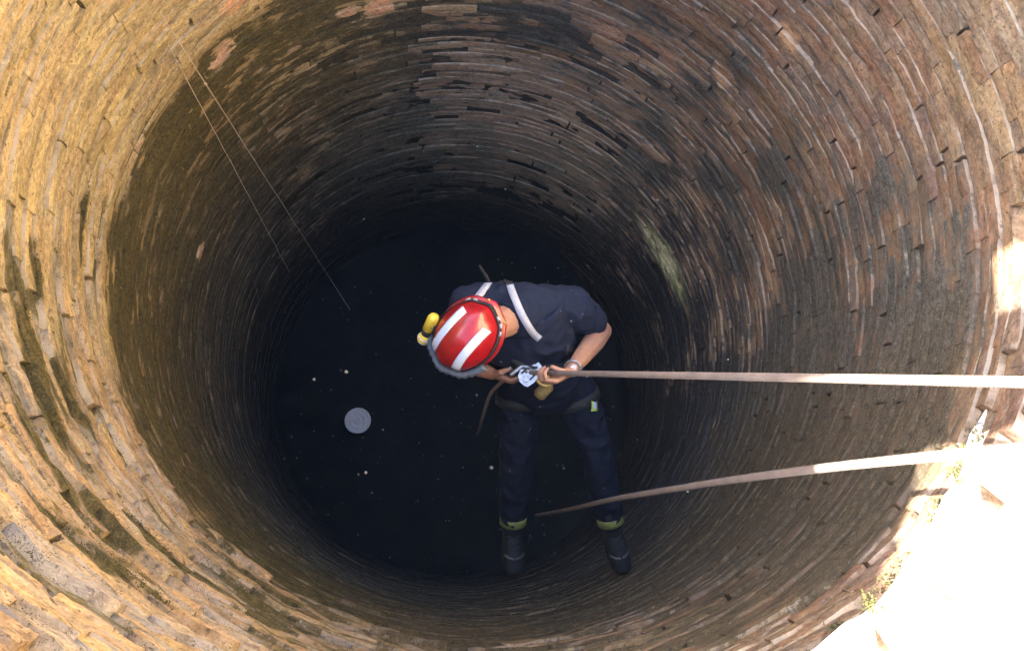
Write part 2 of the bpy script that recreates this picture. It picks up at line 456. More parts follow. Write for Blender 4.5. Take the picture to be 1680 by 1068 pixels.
rnd = random.Random(5)
wall = thing('well_wall', 'old round brick well shaft with ochre upper courses and dark mossy lower courses', 'well', (0, 0, FLOOR_Z))
z = FLOOR_Z - 0.05
course = 0
bricks = []      # (area, verts, faces, attrs)
while z < 1.2:
    h = rnd.uniform(.040, .054) if z > -2.6 else rnd.uniform(.046, .062)
    joint = rnd.uniform(.0015, .004)
    rad_course = rnd.uniform(-.004, .006) + (0.0 if z > -1.0 else .022)
    a = rnd.uniform(0, .3); end = a + 2 * PI
    while a < end - .04:
        wdt = rnd.uniform(.15, .31)
        da = wdt / R; eaten = False
        if a + da > end - .06: da = end - a
        jt = (rnd.uniform(.008, .017) if rnd.random() < .11 else rnd.uniform(.0006, .0016)) / R
        a0, a1 = a, a + da - jt
        a += da
        mid = (a0 + a1) / 2; deg = math.degrees(mid)
        degn = (deg + 180) % 360 - 180
        tz = top_z(degn)
        if z + h * .6 > tz: continue
        if tz - z < .12 and rnd.random() < .12: continue
        missing = rnd.random() < (.018 if z > -1.2 else .008)
        if missing: continue
        fine = z > -2.2
        nx, nz = (8, 3) if fine else (5, 2)
        dk = 1 - .6 * smooth(-2.0, -3.2, z)
        off = rad_course + rnd.gauss(0, .0022) * dk
        if z > -1.0 and angdiff(degn, -128) < 46:                 # weathered courses: some bricks eaten back
            if rnd.random() < .22: off += rnd.uniform(.006, .017); eaten = True
            off += rnd.gauss(0, .003)
        if rnd.random() < .05: off += rnd.uniform(.006, .018)
        if rnd.random() < .05: off -= rnd.uniform(.003, .007)
        tu, tv = rnd.gauss(0, .0020), rnd.gauss(.0012, .0016) * dk
        dz = 0; tz_ = rnd.gauss(0, .0008)
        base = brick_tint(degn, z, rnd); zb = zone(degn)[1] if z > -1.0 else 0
        vs, ti, mo, mc = [], [], [], []
        grid = {}
        def vert(u, v, back=0.0):
            ang = mid + (a1 - a0) / 2 * u
            zz = z + joint / 2 + (h - joint) * (v + 1) / 2 + dz + tz_ * u
            q = V((math.cos(ang) * R, math.sin(ang) * R, zz))
            nn = mnoise.noise(V((q.x * 9, q.y * 9, zz * 22)))
            n2 = mnoise.noise(V((q.x * 28 + 4, q.y * 28, zz * 55)))
            n3 = mnoise.noise(V((q.x * 3.1, q.y * 3.1, zz * 6 + 7)))
            amp = 1 + 1.3 * zb
            n4 = mnoise.noise(V((q.x * 14 - 3, q.y * 14, zz * 30 + 2)))
            edge = max(abs(u) ** 12, abs(v) ** 6)
            rr = R + off + tu * u - tv * v + nn * .0035 * amp + n2 * .0028 * amp + min(.017, max(0, n3 - .3) * .022 + max(0, n4 - .35) * .03) + edge * .0016 + back
            if not back: rr = min(rr, R + (.026 if z > -1.0 else .048) + .3 * n2 * .01)
            ang += (n2 * .004 if abs(u) > .95 else 0) / R
            if abs(v) > .95: zz += n2 * .0012 + nn * .001
            pnt = V((math.cos(ang) * rr, math.sin(ang) * rr, zz))
            vs.append(pnt)
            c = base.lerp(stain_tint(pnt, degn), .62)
            for sp, sr, sc in spots3:
                d = pnt - sp; d.z *= 1.6; L = d.length
                if L < sr * 1.6:
                    k = smooth(sr * 1.25, sr * .8, L * (1 + .5 * nn + .3 * n2)); c = c.lerp(V(sc), k)
            ml = moss_level(pnt, degn) + (.34 if eaten else 0)
            for sp, sr, sc in spots3:
                d = pnt - sp; d.z *= 1.6; L = d.length
                if L < sr * 1.6: ml -= 1.0 * smooth(sr * 1.25, sr * .8, L * (1 + .5 * nn + .3 * n2))
            if eaten: c = c.lerp(V((.22, .205, .185)), .7)
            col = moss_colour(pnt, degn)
            d = pnt - glint3; d2 = V((d.x, d.y, 0)).length
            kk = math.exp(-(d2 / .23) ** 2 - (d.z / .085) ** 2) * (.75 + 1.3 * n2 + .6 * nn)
            if kk > .02:  # glint of reflected light, put into tint and moss colour
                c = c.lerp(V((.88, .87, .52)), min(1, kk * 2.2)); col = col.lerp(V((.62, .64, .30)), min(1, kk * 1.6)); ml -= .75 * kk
            for sp in mossy_slots:
                d = pnt - sp
                if abs(d.z) < .04 and d.length < .16: ml += .55 * smooth(.16, .05, d.length) * smooth(.035, .012, abs(d.z))
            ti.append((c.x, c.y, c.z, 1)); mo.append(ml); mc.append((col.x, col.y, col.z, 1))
            return len(vs) - 1
        for i in range(nx + 1):
            for j in range(nz + 1):
                grid[i, j] = vert(-1 + 2 * i / nx, -1 + 2 * j / nz)
        fs = [(grid[i, j], grid[i, j + 1], grid[i + 1, j + 1], grid[i + 1, j]) for i in range(nx) for j in range(nz)]
        border = [(i, 0) for i in range(nx)] + [(nx, j) for j in range(nz)] + [(i, nz) for i in range(nx, 0, -1)] + [(0, j) for j in range(nz, 0, -1)]
        bk = [vert(-1 + 2 * i / nx, -1 + 2 * j / nz, .055 + (0.1 if tz - z < .15 else 0)) for i, j in border]
        fr = []
        for q in border:                      # own vertices, so that the arris stays sharp
            i0 = grid[q]; vs.append(vs[i0]); ti.append(ti[i0]); mo.append(mo[i0]); mc.append(mc[i0]); fr.append(len(vs) - 1)
        for k in range(len(border)):
            k2 = (k + 1) % len(border)
            fs.append((fr[k], fr[k2], bk[k2], bk[k]))
        # projected size in the photograph
        area = 0
        if z > -2.5:
            cs = [pix(vs[grid[q]]) for q in ((0, 0), (nx, 0), (nx, nz), (0, nz))]
            cxp, cyp = sum(c[0] for c in cs) / 4, sum(c[1] for c in cs) / 4
            if -20 < cxp < 1700 and -20 < cyp < 1088 and min(c[2] for c in cs) > .1:
                cl = [(min(1680, max(0, c[0])), min(1068, max(0, c[1]))) for c in cs]
                area = abs(sum(cl[k][0] * cl[(k + 1) % 4][1] - cl[(k + 1) % 4][0] * cl[k][1] for k in range(4))) / 2
        bricks.append((area, vs, fs, ti, mo, mc))
    z += h
bricks.sort(key=lambda t: -t[0])
for area, vs, fs, ti, mo, mc in bricks[:300]:
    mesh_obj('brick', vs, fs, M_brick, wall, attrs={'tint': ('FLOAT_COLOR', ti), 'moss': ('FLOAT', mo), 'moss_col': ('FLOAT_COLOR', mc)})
AV, AF, AT, AM, AC = [], [], [], [], []
for area, vs, fs, ti, mo, mc in bricks[300:]:
    k = len(AV); AV += vs; AF += [tuple(i + k for i in f) for f in fs]; AT += ti; AM += mo; AC += mc
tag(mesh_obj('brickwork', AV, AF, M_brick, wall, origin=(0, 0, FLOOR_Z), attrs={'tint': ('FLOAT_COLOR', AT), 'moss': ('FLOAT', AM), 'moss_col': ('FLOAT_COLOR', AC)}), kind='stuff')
print('bricks', len(bricks), 'verts', len(AV))

# mortar bed and solid core behind the bricks
vs, fs, ti, mo, mc = [], [], [], [], []
NA = 240
zs = [FLOOR_Z - .3 + .11 * i for i in range(60)]
for k in range(NA):
    deg = -180 + 360 * k / NA; a = math.radians(deg); tz = top_z(deg) - .05
    col = []
    for zz in [q for q in zs]:
        zc = min(zz, tz)
        rr = R + .034 + (.022 if zc < -1.0 else 0) + .004 * mnoise.noise(V((math.cos(a) * 15, math.sin(a) * 15, zc * 15)))
        col.append(V((math.cos(a) * rr, math.sin(a) * rr, zc)))
    rr = R + (.36 if tz > ground_z(1.8 * math.cos(a), 0) + .3 else .03)
    col += [V((math.cos(a) * rr, math.sin(a) * rr, tz)), V((math.cos(a) * rr, math.sin(a) * rr, FLOOR_Z - .3))]
    for p in col:
        vs.append(p); lf_ = smooth(115, 45, angdiff(deg, 190))
        c = V((.20, .145, .10)).lerp(V((.42, .29, .13)), lf_); ti.append((c.x, c.y, c.z, 1)); mo.append(moss_level(p, deg) + .12)
        q = moss_colour(p, deg); mc.append((q.x, q.y, q.z, 1))
H = len(zs) + 2
for k in range(NA):
    k2 = (k + 1) % NA
    for j in range(H - 1): fs.append((k * H + j, k * H + j + 1, k2 * H + j + 1, k2 * H + j))
mesh_obj('mortar', vs, fs, M_brick, wall, origin=(0, 0, FLOOR_Z), smooth=False, attrs={'tint': ('FLOAT_COLOR', ti), 'moss': ('FLOAT', mo), 'moss_col': ('FLOAT_COLOR', mc)})

# ------------------------------------------------------------------ ground and floor
def ground_material():
    mt, n, l, b = new_mat('pale_stone_ground')
    g = nd(n, 'ShaderNodeNewGeometry')
    t = nd(n, 'ShaderNodeTexNoise', i_Scale=5.0, i_Detail=8.0, i_Roughness=.65); l.new(g.outputs['Position'], t.inputs['Vector'])
    k = nd(n, 'ShaderNodeVectorMath', operation='MULTIPLY'); k.inputs[1].default_value = (6, 22, 6); l.new(g.outputs['Position'], k.inputs[0])
    t2 = nd(n, 'ShaderNodeTexNoise', i_Scale=1.6, i_Detail=6.0, i_Roughness=.7); l.new(k.outputs[0], t2.inputs['Vector'])
    cr = nd(n, 'ShaderNodeValToRGB'); cr.color_ramp.elements[0].position = .35; cr.color_ramp.elements[0].color = (.60, .57, .52, 1)
    cr.color_ramp.elements[1].position = .65; cr.color_ramp.elements[1].color = (.76, .74, .70, 1); l.new(t.outputs['Fac'], cr.inputs[0])
    r = nd(n, 'ShaderNodeMapRange', i_1=.55, i_2=.63, i_3=0.0, i_4=1.0); l.new(t2.outputs['Fac'], r.inputs[0])
    mx = nd(n, 'ShaderNodeMix', data_type='RGBA'); l.new(r.outputs[0], mx.inputs[0]); l.new(cr.outputs[0], mx.inputs[6]); mx.inputs[7].default_value = (.09, .09, .10, 1)
    l.new(mx.outputs[2], b.inputs['Base Color']); b.inputs['Roughness'].default_value = .9
    bp = nd(n, 'ShaderNodeBump', i_Strength=.4, i_Distance=.01); l.new(t.outputs['Fac'], bp.inputs['Height']); l.new(bp.outputs[0], b.inputs['Normal'])
    return mt
M_ground = ground_material()
vs, fs = [], []
radii = [R + .012, R + .06, R + .15, R + .3, R + .6, 2.6, 3.4, 5, 9, 20, 60, 200]
NG = 180
for i, rr in enumerate(radii):
    for k in range(NG):
        a = 2 * PI * k / NG; dg = math.degrees(a)
        x, y = math.cos(a) * rr, math.sin(a) * rr
        q = rr
        if i < 3: q = rr + .012 * mnoise.noise(V((x * 6, y * 6, 1))) * (3 - i)
        x, y = math.cos(a) * q, math.sin(a) * q
        vs.append(V((x, y, ground_z(x, y) - .012 + .010 * mnoise.noise(V((x * 3, y * 3, 0))) * min(1, rr - R + .3))))
for i in range(len(radii) - 1):
    for k in range(NG):
        k2 = (k + 1) % NG
        fs.append((i * NG + k, (i + 1) * NG + k, (i + 1) * NG + k2, i * NG + k2))
tag(mesh_obj('ground', vs, fs, M_ground, origin=(0, 0, 0)), kind='structure')

def floor_material():
    mt, n, l, b = new_mat('dark_wet_mud')
    g = nd(n, 'ShaderNodeNewGeometry')
    t = nd(n, 'ShaderNodeTexNoise', i_Scale=3.0, i_Detail=8.0, i_Roughness=.62); l.new(g.outputs['Position'], t.inputs['Vector'])
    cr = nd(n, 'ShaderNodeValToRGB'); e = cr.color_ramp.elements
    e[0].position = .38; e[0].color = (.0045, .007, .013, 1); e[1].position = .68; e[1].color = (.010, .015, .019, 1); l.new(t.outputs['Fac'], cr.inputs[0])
    l.new(cr.outputs[0], b.inputs['Base Color']); b.inputs['Roughness'].default_value = .7; b.inputs['Specular IOR Level'].default_value = .2
    bp = nd(n, 'ShaderNodeBump', i_Strength=.6, i_Distance=.03); l.new(t.outputs['Fac'], bp.inputs['Height']); l.new(bp.outputs[0], b.inputs['Normal'])
    return mt
vs, fs = [], []
NF = 96; rings = [0.0 + .1 * i for i in range(1, 17)]
vs.append(V((0, 0, FLOOR_Z)))
for rr in rings:
    for k in range(NF):
        a = 2 * PI * k / NF; x, y = rr * math.cos(a), rr * math.sin(a)
        vs.append(V((x, y, FLOOR_Z + .30 * smooth(.95, 1.6, rr) * (.8 + 1.1 * mnoise.noise(V((x * 2, y * 2, 7)))) + .03 * mnoise.noise(V((x * 2.5, y * 2.5, 0))) + .012 * mnoise.noise(V((x * 9, y * 9, 4))))))
fs += [(0, 1 + k, 1 + (k + 1) % NF) for k in range(NF)]
for i in range(len(rings) - 1):
    for k in range(NF):
        k2 = (k + 1) % NF; fs.append((1 + i * NF + k, 1 + (i + 1) * NF + k, 1 + (i + 1) * NF + k2, 1 + i * NF + k2))
tag(mesh_obj('well_floor', vs, fs, floor_material(), origin=(0, 0, FLOOR_Z)), kind='structure')

# ------------------------------------------------------------------ stone shed added beside the well, out of frame, to shade the shaft
M_stone = simple('shade_stone', (.34, .29, .23), .9, 9, .5, .6, bdist=.02)
M_tile = simple('unseen_roof_clay', (.30, .13, .08), .85, 20, .4, .4)
shed = thing('shade_shed', 'unseen stone shed added for shade, with lower annexe standing left of the well', 'shed', (-3.3, 1.2, .3))
def block(y0, y1, h, name, mat, par, z0=.1, x0=-1.97, x1=-4.6):
    b = MB(); b.loft([[V((x, y0, z0)), V((x, y1, z0)), V((x, y1, h)), V((x, y0, h))] for x in (x0, x1)])
    return b.obj(name, mat, par, smooth=False)
block(.303, 3.6, 2.52, 'wall', M_stone, shed); block(.26, 3.65, 2.62, 'roof', M_tile, shed, 2.523, -1.95, -4.65)  # unseen shed body and roof, added for shade
block(-.43, -.09, 2.19, 'shade_stack', M_stone, shed, .1, -1.97, -2.5); block(-.087, .30, 1.88, 'shade_annexe', M_stone, shed); block(-.087, .257, 1.93, 'shade_annexe_roof', M_tile, shed, 1.883, -1.95, -4.0)  # unseen blocks, heights chosen to shape the shadow edge
yard = thing('shade_wall', 'unseen stone yard wall added for shade, running on from the shed', 'wall', (-2.1, -2.4, .3))  # added out of frame, its height sets the shadow line on the ropes
block(-4.5, -.433, 1.60, 'shade_masonry', M_stone, yard, .1, -1.97, -2.25); block(-4.5, -.433, 1.65, 'shade_coping', M_tile, yard, 1.603, -1.95, -2.27)

# ochre house added out of frame, unseen: its sunlit front warms the shaded well
M_ochre = simple('bounce_ochre', (.67, .53, .32), .9, 4, .12, .3, bdist=.01)
house = thing('bounce_house', 'unseen long ochre farmhouse added right of the well to bounce warm light', 'house', (6.2, 1.0, -.25))
b = MB(); yz = [(-7, -.4), (-7, 4.2), (9, 4.2), (9, -.4)]
b.loft([[V((x, y, zz)) for y, zz in yz] for x in (4.2, 9.2)]); b.obj('wall', M_ochre, house, smooth=False)  # unseen house body, added to bounce warm light
b = MB()
for x0, x1 in ((3.9, 6.7), (9.5, 6.7)):
    b.loft([[V((x0, y, 4.18)), V((x1, y, 5.6)), V((x1, y, 5.7)), V((x0, y, 4.28))] for y in (-7.3, 9.3)])
b.obj('roof', M_tile, house, smooth=False)  # roof of the unseen added house

# ------------------------------------------------------------------ ropes and cords
ROPE_R = .0095
M_rope = rope_material('rope_sheath', (.235, .18, .145))
M_cord = simple('pale_cord', (.36, .30, .21), .9, 80, .2, .2)
def rope(name, pts, rad, label, k=8, mat=None, group=None):
    vs, fs, at = rope_mesh(catmull(pts, k), rad)
    o = mesh_obj(name, vs, fs, mat or M_rope, attrs=at)
    tag(o, label, 'rope', group); return o

DESC = P(868, 611, 2.50)
r_top = P(1680, 627, .90)
dirr = (r_top - DESC)
rope('rope', [P(846, 618, 2.58), DESC + V((-.012, 0, .012)), DESC + dirr * .02, DESC + dirr * .25, DESC + dirr * .5, DESC + dirr * .75, r_top, DESC + dirr * 1.35, DESC + dirr * 1.7],
     ROPE_R, 'taut pale rope running from the descender up past the right edge, its upper half sunlit', 10)
rope('rope', [P(2000, 698, .70), P(1680, 735, .98), P(1500, 752, 1.22), P(1350, 768, 1.5), P(1210, 786, 1.85), P(1080, 806, 2.3), P(1000, 820, 2.75), P(945, 833, 3.3), P(905, 841, 4.0), P(880, 845, 4.6)],
     ROPE_R * 1.12, 'slack pale rope hanging free below the taut one, its tail ending over the dark bottom', 10)
rope('rope', [DESC + V((-.02, .0, -.01)), P(845, 611, 2.56), P(829, 622, 2.6), P(811, 638, 2.68), P(803, 650, 2.8), P(797, 668, 3.0), P(790, 692, 3.3), P(786, 705, 3.8), P(783, 712, 4.6)],
     ROPE_R * .8, 'dull brown rope tail hanging from the descender beneath the hand', 8, rope_material('brown_rope', (.20, .14, .11)))
def cord(a, b_, lab, knots):
    knots = knots[:1]
    pts = [a.lerp(b_, t / 40) + V((.004 * mnoise.noise(V((t * .3, lab.count('e'), 0))), .004 * mnoise.noise(V((t * .3, 5, 0))), 0)) for t in range(41)]
    mb = MB(); mb.tube(pts, .0021, 6)
    for t in knots:
        p = a.lerp(b_, t); d = (b_ - a).normalized()
        mb.ball(p, (.007, .006, .009), 6)
    o = mb.obj('cord', M_cord); tag(o, lab, 'cord', 'thin cords down the left wall')
cord(wall_at(262, 20, R - .02), P(574, 508, 5.2), 'thin pale cord slanting down the left wall, the upper right one of two', (.13, .33))
a0 = wall_at(276, 74, R - .02)
cord(a0, V((a0.x, a0.y, CAM.z - 4.85)), 'thin knotted pale cord dropping straight beside the left wall, the lower left one of two', (.04, .15, .27, .31))

# ------------------------------------------------------------------ rescuer
M_skin = simple('skin', (.36, .185, .115), .55, 45, .14, .15, bdist=.001)
M_shirt = simple('navy_cotton', (.0115, .016, .032), .9, 220, .25, .35, .2)
M_trs = simple('navy_trousers', (.0065, .0095, .021), .85, 160, .3, .4, .2)
M_red = simple('red_shell', (.27, .0045, .008), .30, 30, .22, .02, .5, coat=.4)
M_refl = simple('silver_reflective_tape', (.50, .57, .68), .35, 150, .08, .1)
M_black = simple('black_webbing', (.014, .014, .016), .7, 120, .3, .3)
M_strap = simple('grey_webbing', (.36, .37, .40), .75, 200, .22, .3)
M_yel = simple('yellow_plastic', (.70, .52, .05), .4, 60, .1, .05)
M_lime = simple('lime_tape', (.42, .58, .08), .5, 120, .15, .1)
M_limed = simple('worn_lime_tape', (.15, .165, .045), .6, 60, .35, .1)
M_boot = simple('dark_boot_leather', (.013, .016, .021), .55, 50, .35, .3)
M_grey = simple('grey_rubber', (.075, .095, .12), .6, 90, .2, .1)
M_metal = simple('worn_alloy', (.40, .40, .42), .38, 60, .35, .2, metal=.8)
M_dmetal = simple('dark_alloy', (.10, .10, .11), .4, 60, .2, .1, metal=.6)
M_gold = simple('gold_alloy', (.42, .29, .08), .4, 60, .2, .1, metal=.6)
M_hair = simple('dark_hair', (.02, .016, .012), .7, 200, .4, .5)

pel = P(893, 634, 2.86); hipL, hipR = P(940, 640, 2.88), P(854, 638, 2.88)
wst = P(884, 602, 2.70); chs = P(866, 556, 2.53); shc = P(852, 504, 2.39)
shL, shR = P(937, 503, 2.42), P(772, 497, 2.42)
nkb = P(836, 524, 2.36)
side = (shL - shR).normalized()
HC = P(759, 553, 2.16)                                   # helmet centre
A = V((-.36, -.33, .87)).normalized()                    # crown direction
Fd = V((-.70, -.71, 0)); Fd = (Fd - A * A.dot(Fd)).normalized()
Sd = Fd.cross(A).normalized()                            # wearer's right
SK = HC - A * .050
def hp(s_, f_, u_): return SK + Sd * s_ + Fd * f_ + A * u_
elL = P(988, 543, 2.60); wrL = P(930, 597, 2.27)
elR = P(742, 588, 2.70); wrR = P(812, 611, 2.61)
knL, knR = P(974, 724, 2.98), P(848, 740, 3.02)
anL, anR = P(1001, 852, 3.20), P(842, 852, 3.24)
for n_, a_, b_ in (('torso', pel, shc), ('uarmL', shL, elL), ('farmL', elL, wrL), ('uarmR', shR, elR), ('farmR', elR, wrR), ('thighL', hipL, knL), ('shinL', knL, anL), ('thighR', hipR, knR), ('shinR', knR, anR), ('neck', nkb, SK), ('shoulders', shL, shR)):
    print(n_, round((a_ - b_).length, 3))

skin = MB()
skin.tube([pel, wst, chs, shc], [(.15, .10), (.13, .09), (.155, .10), (.13, .07)], 16, side)
skin.tube([shR, shc, shL], [(.05, .05), (.055, .06), (.05, .05)], 12)
skin.tube([shc, nkb, nkb.lerp(SK, .35), nkb.lerp(SK, .75)], [.075, .062, .057, .058], 14)
for sh, el in ((shL, elL), (shR, elR)):
    skin.tube([sh, sh.lerp(el, .35), sh.lerp(el, .8), el], [.056, .050, .044, .040], 12)
for hp_, kn, an in ((hipL, knL, anL), (hipR, knR, anR)):
    skin.tube([hp_, kn, an], [.075, .052, .036], 10)
# skull, jaw, nose, brow, ears, lips
ax = (Sd, Fd, A)
skin.ball(hp(0, -.008, .008), (.071, .088, .086), 14, ax)
skin.tube([hp(0, .03, -.02), hp(0, .062, -.085)], [(.055, .05), (.033, .03)], 12, Sd)
skin.tube([hp(0, .085, -.005), hp(0, .108, -.045), hp(0, .092, -.052)], [.009, .014, .010], 8)
skin.tube([hp(-.045, .078, .005), hp(0, .088, .01), hp(.045, .078, .005)], .011, 8)
skin.tube([hp(-.022, .083, -.078), hp(0, .092, -.078), hp(.022, .083, -.078)], .006, 6)
for q in (-1, 1):
    skin.ball(hp(q * .076, -.01, -.025), (.010, .020, .032), 10, ax)

def hand(wr, F, N, T, curl, s_=1.0, spread=.12):
    """palm from the wrist along F; N = the way the palm faces; T = thumb side; returns knuckle centre"""
    F, N, T = F.normalized(), N.normalized(), T.normalized()
    kn = wr + F * .088 * s_
    skin.tube([wr, wr.lerp(kn, .35), wr.lerp(kn, .75), kn], [(.028, .020), (.036, .017), (.041, .016), (.040, .013)], 12, T)
    for i, (o_, L) in enumerate(((.031, .92), (.0105, 1.0), (-.0105, .94), (-.030, .76))):
        p = wr + F * .085 * s_ + T * o_ * s_; d = (F + T * o_ * spread * 8).normalized()
        pts = [p - d * .02, p]; ang = 0
        for seg, c in zip((.046, .029, .022), curl):
            ang += c; dd = d * math.cos(ang) + N * math.sin(ang)
            pts.append(pts[-1] + dd * seg * L * s_)
        skin.tube(pts, [.0095, .0100, .0090, .0082, .0066], 8)
    b0 = wr + F * .022 * s_ + T * .026
    skin.tube([b0, b0 + (F * .5 + T * .75 + N * .3) * .042, b0 + (F * .5 + T * .75 + N * .3) * .042 + (F * .75 + N * .65 - T * .05) * .034, b0 + (F * .5 + T * .75 + N * .3) * .042 + (F * .75 + N * .75 - T * .2) * .058], [.015, .0125, .0105, .008], 8)
    return kn
toC = (CAM - DESC).normalized()
u = dirr.normalized()
tg = 0.0
while pix(DESC + u * tg)[0] < 905: tg += .004
grip = DESC + u * tg
F1 = grip - elL; F1 = (F1 - u * F1.dot(u)).normalized()
N1 = V((F1.y, -F1.x, 0)); N1 = (N1 - u * N1.dot(u)).normalized()       # left hand, thumb up the rope
wl = grip - F1 * .074 - N1 * .026
skin.tube([elL, elL.lerp(wl, .28), elL.lerp(wl, .7), wl], [.040, .044, .034, (.028, .022)], 12)
hand(wl, F1, N1, u, (.55, 1.25, 1.0))
grip2 = P(838, 614, 2.56)
F2 = grip2 - elR; F2.z *= .4; F2 = F2.normalized(); U2 = V((0.1, -.25, 1)); U2 = (U2 - F2 * U2.dot(F2)).normalized()
N2 = V((-F2.y, F2.x, 0)); N2 = (N2 - F2 * N2.dot(F2)).normalized()
wr2 = grip2 - F2 * .072 - N2 * .022
skin.tube([elR, elR.lerp(wr2, .28), elR.lerp(wr2, .7), wr2], [.040, .044, .034, (.028, .022)], 12)
hand(wr2, F2, N2, U2, (.6, 1.2, .9))
person = skin.remesh('person', M_skin, .0042, 3, origin=pel)
tag(person, 'rescuer in red helmet, navy shirt and harness leaning back on the rope in the well', 'person')

# clothes
b = MB()
b.tube([wst.lerp(pel, .75), wst, chs.lerp(wst, .4), chs, shc, shc.lerp(nkb, .5)], [(.165, .118), (.158, .115), (.175, .126), (.188, .132), (.168, .105), (.105, .085)], 20, side)
b.tube([shR, shR.lerp(shc, .5), shc, shL.lerp(shc, .5), shL], [.070, .082, .092, .082, .070], 14)
for sh, el in ((shL, elL), (shR, elR)):
    b.tube([sh.lerp(shc, .2), sh, sh.lerp(el, .3), sh.lerp(el, .58)], [.078, .078, .070, .066], 14)
shirt = b.remesh('t_shirt', M_shirt, .0065, 5, person, .013, 12)
b = MB(); rg = []
nd_ = (nkb.lerp(SK, .3) - shc).normalized(); xx = nd_.orthogonal().normalized(); yy = nd_.cross(xx)
cc = nkb.lerp(SK, .06)
b.tube([cc + xx * .067 * math.cos(t * PI / 12) + yy * .067 * math.sin(t * PI / 12) for t in range(25)], .009, 8, caps=False)
b.obj('collar', M_shirt, person)
b = MB()
b.tube([wst.lerp(pel, .55), pel, pel + (pel - wst) * .35], [(.166, .118), (.180, .135), (.15, .11)], 18, side)
for hp_, kn, an in ((hipL, knL, anL), (hipR, knR, anR)):
    b.tube([hp_, hp_.lerp(kn, .35), kn.lerp(hp_, .15), kn, kn.lerp(an, .3), kn.lerp(an, .75), kn.lerp(an, .98)], [.098, .092, .077, .074, .072, .062, .060], 14)
trs = b.remesh('trousers', M_trs, .0075, 4, person, .017, 10, seed=4)

# boots braced forward, soles towards the wall below
def boot(an, kn, toe_dir, tilt):
    leg = (an - kn).normalized()
    d = V(toe_dir).normalized(); sd = d.cross(leg).normalized(); dn = sd.cross(d).normalized()
    if dn.dot(leg) < 0: dn = -dn
    heel = an + leg * .062
    mb = MB()
    mb.tube([an - leg * .05, an + leg * .03, heel], [.060, .056, .052], 14)
    mb.tube([heel - d * .055, heel + d * .04, heel + d * .12, heel + d * .175], [(.042, .040), (.046, .046), (.052, .040), (.044, .030)], 14, sd)
    o = mb.remesh('boot', M_boot, .006, 3, person)
    # sole
    mb = MB(); rings = []
    for t, w_ in ((-.085, .034), (-.06, .043), (0, .040), (.06, .046), (.13, .054), (.18, .046), (.212, .026)):
        c = heel + d * t + dn * .040
        rings.append([c + sd * w_ - dn * .006, c - sd * w_ - dn * .006, c - sd * w_ + dn * .018, c + sd * w_ + dn * .018])
    mb.loft(rings); mb.obj('sole', M_black, o)
    # toe guard with pale stitching, and laces
    mb = MB()
    for q in (-1, 1):
        mb.tube([heel + d * .105 + sd * q * .044 - dn * .020, heel + d * .118 + sd * q * .028 - dn * .036, heel + d * .122 + sd * q * .008 - dn * .041], .006, 6)
    mb.obj('toe_trim', M_dmetal, o)
    mb = MB()
    for t in (.02, .045, .07):
        mb.tube([heel + d * t + sd * .028 - dn * .040, heel + d * (t + .01) - dn * .048, heel + d * t - sd * .028 - dn * .040], .0035, 5)
    mb.obj('lace', M_boot, o)
    # worn reflective band round the ankle
    mb = MB(); c0 = an - leg * .012
    x = sd; y = leg.cross(x); tc_ = CAM - c0; qc = math.atan2(tc_.dot(y), tc_.dot(x))
    rings = []
    for l_, r_ in ((-.021, .0655), (-.019, .0685), (.019, .0685), (.021, .0655)):
        rings.append([c0 + leg * l_ + x * r_ * math.cos(q) + y * r_ * math.sin(q) for q in [qc + (j - 8) * 1.15 / 8 for j in range(17)]])
    mb.loft(rings, cap=False, closed=False); mb.obj('ankle_band', M_limed, person)
boot(anL, knL, (.22, -.80, -.16), 0)
boot(anR, knR, (.02, -.85, -.12), 0)

# surfaces to lay straps on
dg = bpy.context.evaluated_depsgraph_get(); dg.update()
def bvh_of(objs):
    vs, fs = [], []
    for o in objs:
        k = len(vs); off = world_loc(o)
        vs += [v.co + off for v in o.data.vertices]; fs += [tuple(i + k for i in p.vertices) for p in o.data.polygons]
    return BVHTree.FromPolygons(vs, fs)
cloth = bvh_of([shirt, trs])
def lay(name, pixs, wid, mat, lift=.004, th=.004, parent=person, n=14):
    pts, nr = [], []
    last = None
    pp = [V((x, y, 0)) for x, y in pixs]; path = catmull(pp, n)
    for q in path:
        h = cloth.ray_cast(CAM, ray(q.x, q.y))
        if h[0] is None:
            h = cloth.find_nearest(P(q.x, q.y, 2.4))
        nn = h[1] if h[1].dot(CAM - h[0]) > 0 else -h[1]
        pts.append(h[0]); nr.append(nn)
    for _ in range(3):
        nr = [(nr[max(0, i - 1)] + nr[i] + nr[min(len(nr) - 1, i + 1)]).normalized() for i in range(len(nr))]
        pts = [pts[0]] + [(pts[i - 1] + pts[i] * 2 + pts[i + 1]) / 4 for i in range(1, len(pts) - 1)] + [pts[-1]]
    pts = [p + m_ * lift for p, m_ in zip(pts, nr)]
    mb = MB(); mb.ribbon(pts, nr, wid, th); return mb.obj(name, mat, parent)
lay('harness_strap', [(803, 464), (792, 478), (780, 494)], .027, M_strap)
lay('harness_strap', [(836, 468), (845, 492), (858, 520), (872, 543), (885, 556)], .027, M_strap)
lay('back_yoke', [(801, 463), (812, 460), (824, 461), (837, 467)], .030, M_black, .006)
lay('waist_belt', [(838, 592), (860, 602), (890, 606), (925, 598), (948, 580)], .045, M_black, .007, .007)
lay('pocket_tape', [(973, 655), (974, 664), (974, 674)], .034, M_lime, .004)
lay('pocket_tape', [(973.5, 660), (974, 664), (974, 669)], .020, M_refl, .008)
lay('pocket_tape', [(810, 680), (812, 690), (815, 698)], .012, M_refl, .004)
q0 = cloth.find_nearest(P(803, 464, 2.4))[0]
